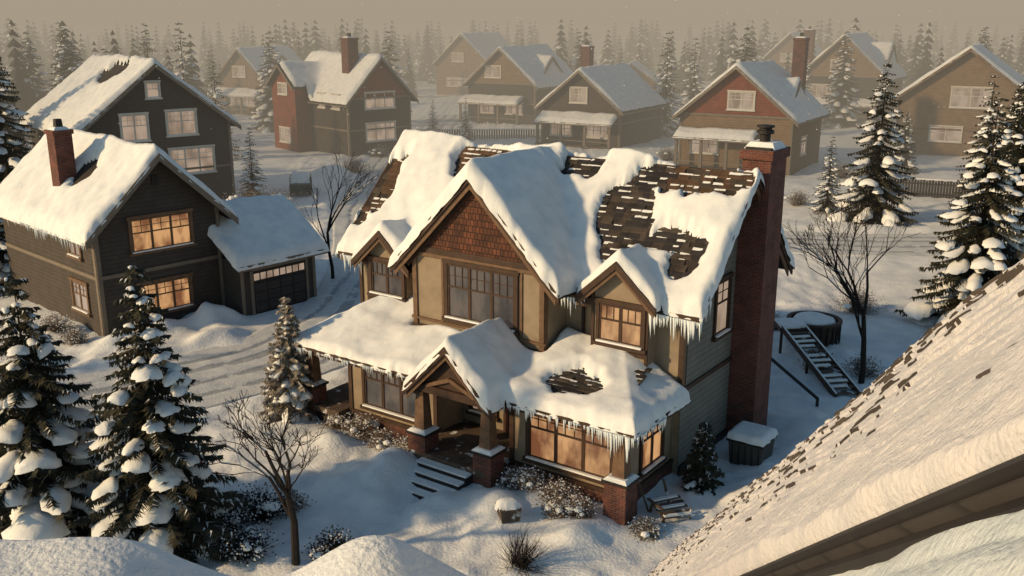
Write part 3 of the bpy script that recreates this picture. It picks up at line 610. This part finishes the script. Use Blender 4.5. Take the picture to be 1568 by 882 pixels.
def bare(name,h,seed,spread=.5,depth=6,mat=None,r0=.085):
    mat=mat or DTWIG
    rr=random.Random(seed); V=[];F=[];MI=[]
    def tube(p,q,a,b,n=5):
        d=(q-p).normalized(); s=d.orthogonal().normalized(); t=d.cross(s); k=len(V)
        for c,w in((p,a),(q,b)):
            for j in range(n): an=6.283*j/n; V.append(c+s*math.cos(an)*w+t*math.sin(an)*w)
        for j in range(n): F.append([k+j,k+(j+1)%n,k+n+(j+1)%n,k+n+j]); MI.append(0)
        if abs(d.z)<.8 and b>.012 and rr.random()<.45:  # snow along limb
            k=len(V); up=Vector((0,0,1)); sd=d.cross(up).normalized(); w=a*.9
            V.extend([p+sd*w+up*a*.6,p+up*(a*1.0+.02),p-sd*w+up*a*.6,q+sd*w*.8+up*b*.6,q+up*(b+.015),q-sd*w*.8+up*b*.6])
            F.extend([[k,k+1,k+4,k+3],[k+1,k+2,k+5,k+4]]); MI.extend([1,1])
    def grow(p,d,l,r,lv):
        n=3 if lv<2 else 2
        for i in range(n):
            q=p+d*(l/n); r2=r*.88; tube(p,q,r,r2,7 if lv<2 else 4); p=q;r=r2
            d=(d+Vector((rr.uniform(-1,1),rr.uniform(-1,1),rr.uniform(-.3,.6)))*.17).normalized()
            if lv>0 and lv<depth and rr.random()<.5: br(p,d,l*.62,r*.6,lv+1)
            if lv==0 and i>0: br(p,d,l*.6,r*.6,1)
        if lv<depth:
            for i in range(2 if lv else 3): br(p,d,l*rr.uniform(.55,.72),r*.74,lv+1)
    def br(p,d,l,r,lv):
        a=rr.random()*6.28; s=d.orthogonal().normalized(); t=d.cross(s); sp=rr.uniform(.45,.95)*spread*2
        nd=(d+(s*math.cos(a)+t*math.sin(a))*sp+Vector((0,0,.2))).normalized(); grow(p,nd,l,max(r,.008),lv)
    grow(Vector((0,0,-.3)),Vector((.02,.0,1)),h*.45,r0,0)
    o=mk(name,V,F,[mat,SNOW],MI); return o
def at(o,x,y,rot=0): o.location=(x,y,G(x,y)); o.rotation_euler=(0,0,rot)
at(bare('bare_tree',5.0,12,.44,5,r0=.125),-5.7,22.8); at(bare('bare_tree',6.6,5,.4,5,r0=.13),13.7,35.8,1); at(bare('bare_tree',6.8,8,.34,4,r0=.11),-10,52.5,2)
def shrub(name,x,y,r,n=110,seed=0,mat=None,snowy=True,hz=.8,z=None,clumps=1.):
    mat=mat or TWIG
    rr=random.Random(seed); V=[];F=[];MI=[]
    for i in range(n):
        a=rr.random()*6.28; e_=rr.uniform(.15,1.5); l=r*rr.uniform(.6,1.05); w=.012+.004*r
        p=Vector((rr.uniform(-.2,.2)*r,rr.uniform(-.2,.2)*r,0)); d=Vector((math.cos(a)*math.cos(e_),math.sin(a)*math.cos(e_),math.sin(e_)*hz*1.1))
        for sgm in range(3):
            q=p+d*l/3+Vector((rr.uniform(-1,1),rr.uniform(-1,1),rr.uniform(-.5,.5)))*l*.06; s=Vector((-d.y,d.x,.3)).normalized()*w*(1-sgm*.28); k=len(V)
            V.extend([p-s,p+s,q+s*.7,q-s*.7]); F.append([k,k+1,k+2,k+3]); MI.append(0)
            for _ in range(2 if sgm else 0):
                k=len(V); t=q+Vector((rr.uniform(-1,1),rr.uniform(-1,1),rr.uniform(-.1,1)))*l*.25; V.extend([q-s*.5,q+s*.5,t]); F.append([k,k+1,k+2]); MI.append(0)
                if snowy:
                    k=len(V); u=.03; V.extend([t+Vector((-u,0,0)),t+Vector((0,-u,.01)),t+Vector((u,0,-.01)),t+Vector((0,u,u))]); F.append([k,k+1,k+2,k+3]); MI.append(1 if rr.random()<.3 else 0)
            p=q
    if snowy:
        for i in range(int((3+4*r)*clumps)):
            a=rr.random()*6.28; q=rr.random()**.5*.8; cx,cy=math.cos(a)*q*r,math.sin(a)*q*r; cz=math.sqrt(max(.02,1-q*q))*r*hz*.88; R_=rr.uniform(.08,.2)*r**.5; k=len(V)
            for i2 in range(5):
                ph=-.5+ i2*.52
                for j in range(8): V.append((cx+R_*math.cos(ph)*math.cos(j*.785)*rr.uniform(.9,1.1),cy+R_*math.cos(ph)*math.sin(j*.785)*rr.uniform(.9,1.1),cz+R_*.6*math.sin(ph)))
            for i2 in range(4):
                for j in range(8): F.append([k+i2*8+j,k+i2*8+(j+1)%8,k+i2*8+8+(j+1)%8,k+i2*8+8+j]); MI.append(1)
            F.append([k+32+j for j in range(8)]); MI.append(1)
    o=mk(name,V,F,[mat,SNOW],MI); o.location=(x,y,(G(x,y) if z is None else z)-.05); return o
sh=[(1.4,-.1,.75),(2.6,-.35,.6),(3.7,-.3,.5),(8.2,-.35,.65),(8.9,-.6,.55),(9.8,-.6,.7),(10.7,-.8,.55),(12.6,-.35,.5),(.2,.0,.6),(10.2,-1.1,.5)]
for i,(s,d,r) in enumerate(sh): shrub('foundation_shrub',*P(s,d),r,230,i)
for i,(x,y,r) in enumerate([(-7.3,25.3,.95),(-6.6,25.9,.6),(-8.1,23.9,.9),(-4.8,23.4,.75),(-7.2,23.2,.8),(-19.2,70,2.2),(-17.5,71,1.8),(-20.5,38.5,.8),(-15,92,1.6),(-10,93,1.5),(10.5,45,1.2),(12.6,37.5,.8),(14.2,37,.8),(19,40,1.2),(17,46,1.3),(-14,103,1.4),(16,100,1.6),(30,88,1.5),(22,74,1.2),(12.0,43,.9),(-19.5,41.2,.7),(-21,42.6,.8)]):
    shrub('snowy_shrub',x,y,r,int(200+80*r),50+i,DTWIG if i in(0,2,3,4) else TWIG,clumps=.6)
shrub('twiggy_bush',.2,22.7,.9,190,99,DTWIG,False,1.0)

# ------------------------------------------------------------ yard objects
def obj(name,x,y,rot=0,z=None): return Bd(name,(x,y,G(x,y) if z is None else z),rot)
b=obj('storage_bin',7.75,29.0,ANG); b.frus('body',pmat('bin_plastic',(.06,.052,.045),.6,.2),0,0,1.0,1.15,-.2,.78); b.box('rim',DARK,-.62,.62,-.62,.62,.70,.82)
for i in range(5): b.box('ribs',DARK,-.45+i*.22,-.41+i*.22,-.565,-.53,-.1,.7)
b.snow('snow_cap',-.66,.66,-.66,.66,.05,lambda X,Y:X>-99,lambda X,Y:.83+0*X,.16,(),2,hang=.03,R=.2,blur=0); b.done()
t=obj('hot_tub',13.4,41.2); V=[];F=[]
for r_,z_ in((1.05,-.2),(1.12,.78),(1.2,.8),(1.2,.9),(1.02,.9),(1.0,.72),(.02,.72)):
    for j in range(24): V.append((r_*math.cos(j*.2618),r_*math.sin(j*.2618),z_))
for i in range(6):
    for j in range(24): F.append([i*24+j,i*24+(j+1)%24,i*24+24+(j+1)%24,i*24+24+j])
mk('tub_shell',V,F,BROWN,parent=t.e)
for j in range(24): t.frus('staves',DARK,1.13*math.cos(j*.2618),1.13*math.sin(j*.2618),.06,.06,-.1,.8)
t.snow('snow_fill',-.98,.98,-.98,.98,.08,lambda X,Y:X*X+Y*Y<.95,lambda X,Y:.76+0*X,.2,(),3,hang=.03,R=.3,blur=0); t.done()
w=Bd('wooden_stairs',(0,0,0))
p0=Vector((12.0,39.6,1.35)); p1=Vector((12.8,34.6,.2)); sd=Vector((.99,.16,0))
for k in(-.5,.5): w.beam('stringers',BROWN,p0+sd*k,p1+sd*k,.08,.25); w.beam('stringer_snow',SNOW,p0+sd*k+Vector((0,0,.14)),p1+sd*k+Vector((0,0,.14)),.06,.05)
for i in range(14):
    c=p0.lerp(p1,(i+.5)/14); w.beam('treads',WOOD,c-sd*.5+Vector((0,0,.05)),c+sd*.5+Vector((0,0,.05)),.26,.05)
    if i%4!=1: w.beam('tread_snow',SNOW,c-sd*.44+Vector((0,0,.1)),c+sd*(.2+.06*(i%4))+Vector((0,0,.1)),.17,.05)
for k in(-.5,.5):
    for q in(0,.5): c=p0.lerp(p1,q); w.beam('posts',BROWN,c+sd*k-Vector((0,0,1.4)),c+sd*k,.1,.1)
w.box('landing',BROWN,11.4,12.6,39.4,40.6,1.25,1.36); w.box('landing_snow',SNOW,11.45,12.55,39.45,40.55,1.362,1.48)
w.beam('hand_rail',DARK,(10.2,36.6,1.1),(11.3,33.6,.5),.09,.09); w.beam('rail_post',DARK,(10.2,36.6,0),(10.2,36.6,1.15),.09,.09); w.beam('rail_post',DARK,(11.3,33.6,0),(11.3,33.6,.55),.09,.09); w.done()
k=obj('broken_wooden_chair',*P(12.75,.9),.4)
for i in range(5): k.beam('slats',WOOD,(-.5+i*.02,-.35+i*.18,.22+.03*i),(.55,-.38+i*.19,.14+.05*i),.13,.035)
for i in range(3): k.beam('slat_snow',SNOW,(-.42,-.34+i*.37,.26+.06*i),(.45,-.36+i*.37,.19+.1*i),.12,.04)
for a in((-.45,-.3),(.45,-.3),(-.45,.4)): k.beam('legs',WOOD,(a[0],a[1],-.1),(a[0]+.08,a[1],.3),.06,.06)
k.beam('back_post',WOOD,(-.45,.45,0),(-.75,.6,1.0),.06,.06); k.beam('back_post',WOOD,(.3,.5,0),(.2,.75,.8),.06,.06); k.beam('arm',WOOD,(-.5,-.4,.5),(-.5,.45,.45),.1,.03); k.done()
c=obj('snowy_planter',*P(9.2,-2.2),.3)
c.frus('pot',WOOD,0,0,.5,.62,-.1,.3); c.snow('snow_cap',-.42,.42,-.34,.34,.05,lambda X,Y:(X/.42)**2+(Y/.34)**2<1,lambda X,Y:.3+0*X,.2,(),3,hang=.05,R=.3,blur=0); c.done()
# parked car
cr=obj('parked_car',-17.6,80.5,RD(100)); CP=pmat('car_paint',(.03,.05,.05),.3,.1)
prof=[(-2.1,.35),(-2.15,.8),(-1.9,.95),(-1.5,1.0),(-.9,1.45),(.7,1.48),(1.2,1.02),(2.0,.88),(2.15,.6),(2.1,.35)]
cr.ext('body',CP,[(a,-.85,z) for a,z in prof],(0,1.7,0)); cr.ext('side_windows',DARK,[(-1.3,-.86,1.02),(-.85,-.86,1.38),(.62,-.86,1.4),(1.0,-.86,1.02)],(0,1.72,0))
cr.ext('windscreen',DARK,[(.78,-.72,1.45),(1.2,-.72,1.06),(1.22,.72,1.06),(.8,.72,1.45)],(.02,0,.02))
for a in(-1.35,1.35):
    for y in(-.86,.68): 
        cr.ext('wheels',DARK,[(a+.32*math.cos(j*.524),y,.33+.32*math.sin(j*.524)) for j in range(12)],(0,.18,0))
for y in(-.6,.6): cr.box('headlights',WHITE,2.1,2.16,y-.15,y+.15,.62,.76)
cr.snow('snow_cap',-1.5,1.1,-.8,.8,.1,lambda X,Y:X>-99,lambda X,Y:np.where(X<-.9,1.45+(X+.9)*.7,np.where(X>.7,1.48-(X-.7)*.9,1.47)),.22,(),4,hang=.03,R=.3,blur=1)
cr.snow('hood_snow',1.2,2.1,-.8,.8,.1,lambda X,Y:X>-99,lambda X,Y:1.0-(X-1.2)*.15,.12,(),4,hang=.03,R=.2,blur=0); cr.done()
fn=Bd('board_fence',(30.5,79,0),RD(-22))
for i in range(60): fn.box('pickets',DGREY,i*.22,i*.22+.19,0,.04,0,1.55+.04*math.sin(i*2.1))
for z in(.4,1.2): fn.box('rails',DGREY,0,13.2,.042,.09,z,z+.1)
fn.box('fence_snow',SNOW,0,13.2,-.03,.1,1.6,1.7); fn.done()
fn=Bd('picket_fence',(-13,118,0),RD(4))
for i in range(80): fn.box('pickets',WOOD,i*.3,i*.3+.2,0,.04,0,1.2)
fn.box('fence_snow',SNOW,0,24,-.04,.1,1.2,1.3); fn.done()

# ------------------------------------------------------------ foreground roof (hip face descending away)
g_=Vector((.0356,.863,-.632)).normalized(); B0=Vector((2.46,4.37,12.92)); D0=Vector((.99,1.66,13.23))
wv=(D0-B0); wv=(wv-g_*wv.dot(g_)); Wd=wv.length; wv.normalize(); nn=wv.cross(g_); 
if nn.z<0: nn=-nn
FR=Bd('neighbour_roof'); 
def fr(a,b,c): return B0+g_*a+wv*b+nn*c
def frext(g,m,a0,a1,b0,b1,c0,c1): FR.ext(g,m,[fr(a0,b0,c0),fr(a0,b1,c0),fr(a0,b1,c1),fr(a0,b0,c1)],g_*(a1-a0))
frext('roof_deck',ROOF,-4,15,0.02,Wd,-.06,-.02)
na,nb_=900,230
Aa,Bb=np.meshgrid(np.linspace(-4,15,na),np.linspace(-.08,Wd+.02,nb_),indexing='ij')
Bw=Bb+.03*fbm(Aa*1.1,Bb*.8,2,31)
row=Bw/.13; fr_=row-np.floor(row)
e1=np.clip(np.minimum((Bb+.08),(Wd+.02-Bb))/.06,0,1)
cover=sstep(Wd*.30,Wd*.85,Bb+.35*fbm(Aa*.7,Bb*1.5,3,33))       # more snow further down the slope
tab=vnoise(np.floor(Aa/.16+np.floor(row)*.5)*1.7,np.floor(row)*5.3,7)
th=.035+.04*np.sqrt(np.clip(1-(1-e1)**2,0,1))+.018*fbm(Aa*1.2,Bb*2,3,4)+.006*fbm(Aa*8,Bb*8,3,21)
th=th+(.026*fr_*(.6+.5*tab))*(1-cover*.7)
V=[fr(a,b,c) for a,b,c in zip(Aa.ravel(),Bb.ravel(),(th-.05*(1-e1)).ravel())]
I=np.arange(na*nb_).reshape(na,nb_); F=np.stack([I[:-1,:-1].ravel(),I[1:,:-1].ravel(),I[1:,1:].ravel(),I[:-1,1:].ravel()],1).tolist()
drop=((fr_>.86)|(fr_<.05))&((.5*tab+.9*fbm(Aa*5,Bb*3,3,8)-cover*.9)>-.02)&(Bb<Wd*.86)
MI=drop[:-1,:-1].astype(int).ravel().tolist()
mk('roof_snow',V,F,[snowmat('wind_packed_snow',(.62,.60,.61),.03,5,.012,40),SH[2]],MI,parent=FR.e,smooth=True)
for i,(b0,b1,c0,c1,m) in enumerate([(Wd+.01,Wd+.035,-.05,.015,DARK),(Wd+.036,Wd+.05,-.07,-.015,DGREY),(Wd+.051,Wd+.085,-.09,-.045,DARK)]): frext('gutter_board_%d'%i,m,-4,15,b0,b1,c0,c1)
Aa,Bb=np.meshgrid(np.linspace(-4,15,600),np.linspace(Wd+.075,Wd+1.2,140),indexing='ij')
c_=-.078+.018*fbm(Aa*1.5,Bb*2,4,14)+.014*np.abs(np.sin((Bb-Wd)*22+.4*fbm(Aa,Bb,2,3)))
V=[fr(a,b,c) for a,b,c in zip(Aa.ravel(),Bb.ravel(),c_.ravel())]; I=np.arange(600*140).reshape(600,140)
F=np.stack([I[:-1,:-1].ravel(),I[1:,:-1].ravel(),I[1:,1:].ravel(),I[:-1,1:].ravel()],1).tolist()
mi=((np.abs(np.sin((Bb-Wd)*22+.4*fbm(Aa,Bb,2,3)))<.22)&(fbm(Aa*2,Bb*3,3,61)>-.2))[:-1,:-1].astype(int).ravel().tolist()
mk('lower_snow',V,F,[snowmat('shaded_packed_snow',(.55,.60,.63),.03,5,.012,40),SH[0]],mi,parent=FR.e,smooth=True)  # bluish shade tint put into this snow's base colour
FR.done()
# snowy ledge below the viewpoint
LX_,LY_=np.meshgrid(np.linspace(-3.6,.3,200),np.linspace(2.3,4.2,100),indexing='ij')
z=11.72-.32*np.maximum(0,LY_-3.5)**1.3*4-.1*np.maximum(0,3.1-LY_)
z=z+.27*np.exp(-((LX_+.56)/.34)**2-((LY_-3.45)/.42)**2)+.29*sstep(-.85,-1.7,LX_)+.04*fbm(LX_*1.6,LY_*1.6,3,2)
z=z-.5*sstep(-.05,.25,LX_)
LG=Bd('snowy_parapet'); gridmesh('parapet_snow',LX_,LY_,z,SNOW,parent=LG.e); LG.box('parapet_wall',BRICK,-3.4,.1,2.4,3.7,8.0,11.0); LG.done()

# falling snow, one mesh
V=[];F=[]; rr=random.Random(9)
for i in range(380):
    y=rr.uniform(45,130); x=rr.uniform(-.55,.55)*y; z=rr.uniform(6,19); r=rr.uniform(.012,.022)*(1+y/60); k=len(V)
    V+=[(x-r,y,z),(x+r,y,z),(x,y-r,z),(x,y+r,z),(x,y,z-r),(x,y,z+r)]
    F+=[[k+a,k+b,k+c] for a,b,c in((0,2,5),(2,1,5),(1,3,5),(3,0,5),(2,0,4),(1,2,4),(3,1,4),(0,3,4))]
mk('falling_snow',V,F,SNOW)

# ------------------------------------------------------------ mist volume
mv=bpy.data.materials.new('mist'); mv.use_nodes=True; N=mv.node_tree.nodes; L=mv.node_tree.links; N.clear()
out=N.new('ShaderNodeOutputMaterial'); ab=N.new('ShaderNodeVolumeAbsorption'); em=N.new('ShaderNodeEmission'); ad=N.new('ShaderNodeAddShader')
S=.0072; ab.inputs['Color'].default_value=(0,0,0,1); ab.inputs['Density'].default_value=S
em.inputs['Color'].default_value=(.385,.325,.24,1); em.inputs['Strength'].default_value=S  # emission stands in for light scattered by the mist
L.new(ab.outputs[0],ad.inputs[0]); L.new(em.outputs[0],ad.inputs[1]); L.new(ad.outputs[0],out.inputs['Volume'])
mb=Bd('mist'); mb.box('mist_volume',mv,-420,420,66,620,-2,30); mb.done()

# ------------------------------------------------------------ light
w=bpy.data.worlds.new("World"); scene.world=w; w.use_nodes=True; N=w.node_tree.nodes; L=w.node_tree.links
sky=N.new('ShaderNodeTexSky'); sky.sky_type='NISHITA'; sky.sun_disc=False
sd=Vector((-.88,-.30,.0)); el=RD(22); az=math.atan2(sd.x,sd.y)
sky.sun_elevation=el; sky.sun_rotation=az; sky.air_density=1.0; sky.dust_density=.8; sky.ozone_density=1.0
tint=N.new('ShaderNodeVectorMath'); tint.operation='MULTIPLY'; tint.inputs[1].default_value=(.84,.97,.92); L.new(sky.outputs[0],tint.inputs[0])
L.new(tint.outputs[0],N['Background'].inputs[0]); N['Background'].inputs[1].default_value=.10
sl=bpy.data.lights.new('sun','SUN'); sl.energy=4.1; sl.color=(1,.69,.36); sl.angle=RD(2.2)
so=bpy.data.objects.new('sun',sl); scene.collection.objects.link(so)
dirv=Vector((math.sin(az)*math.cos(el),math.cos(az)*math.cos(el),math.sin(el)))
so.rotation_euler=dirv.to_track_quat('Z','Y').to_euler(); so.location=(-20,-10,30)
cam=bpy.data.cameras.new('camera'); co=bpy.data.objects.new('camera',cam); scene.collection.objects.link(co)
co.location=(0,0,14); co.rotation_euler=(RD(90-15.4),0,0); cam.lens=34.2; cam.sensor_width=36; cam.clip_end=5000; cam.clip_start=.05
scene.camera=co
scene.view_settings.view_transform='Standard'; scene.view_settings.look='None'; scene.view_settings.exposure=0
print('FACES',sum(len(o.data.polygons) for o in scene.objects if o.type=='MESH'))
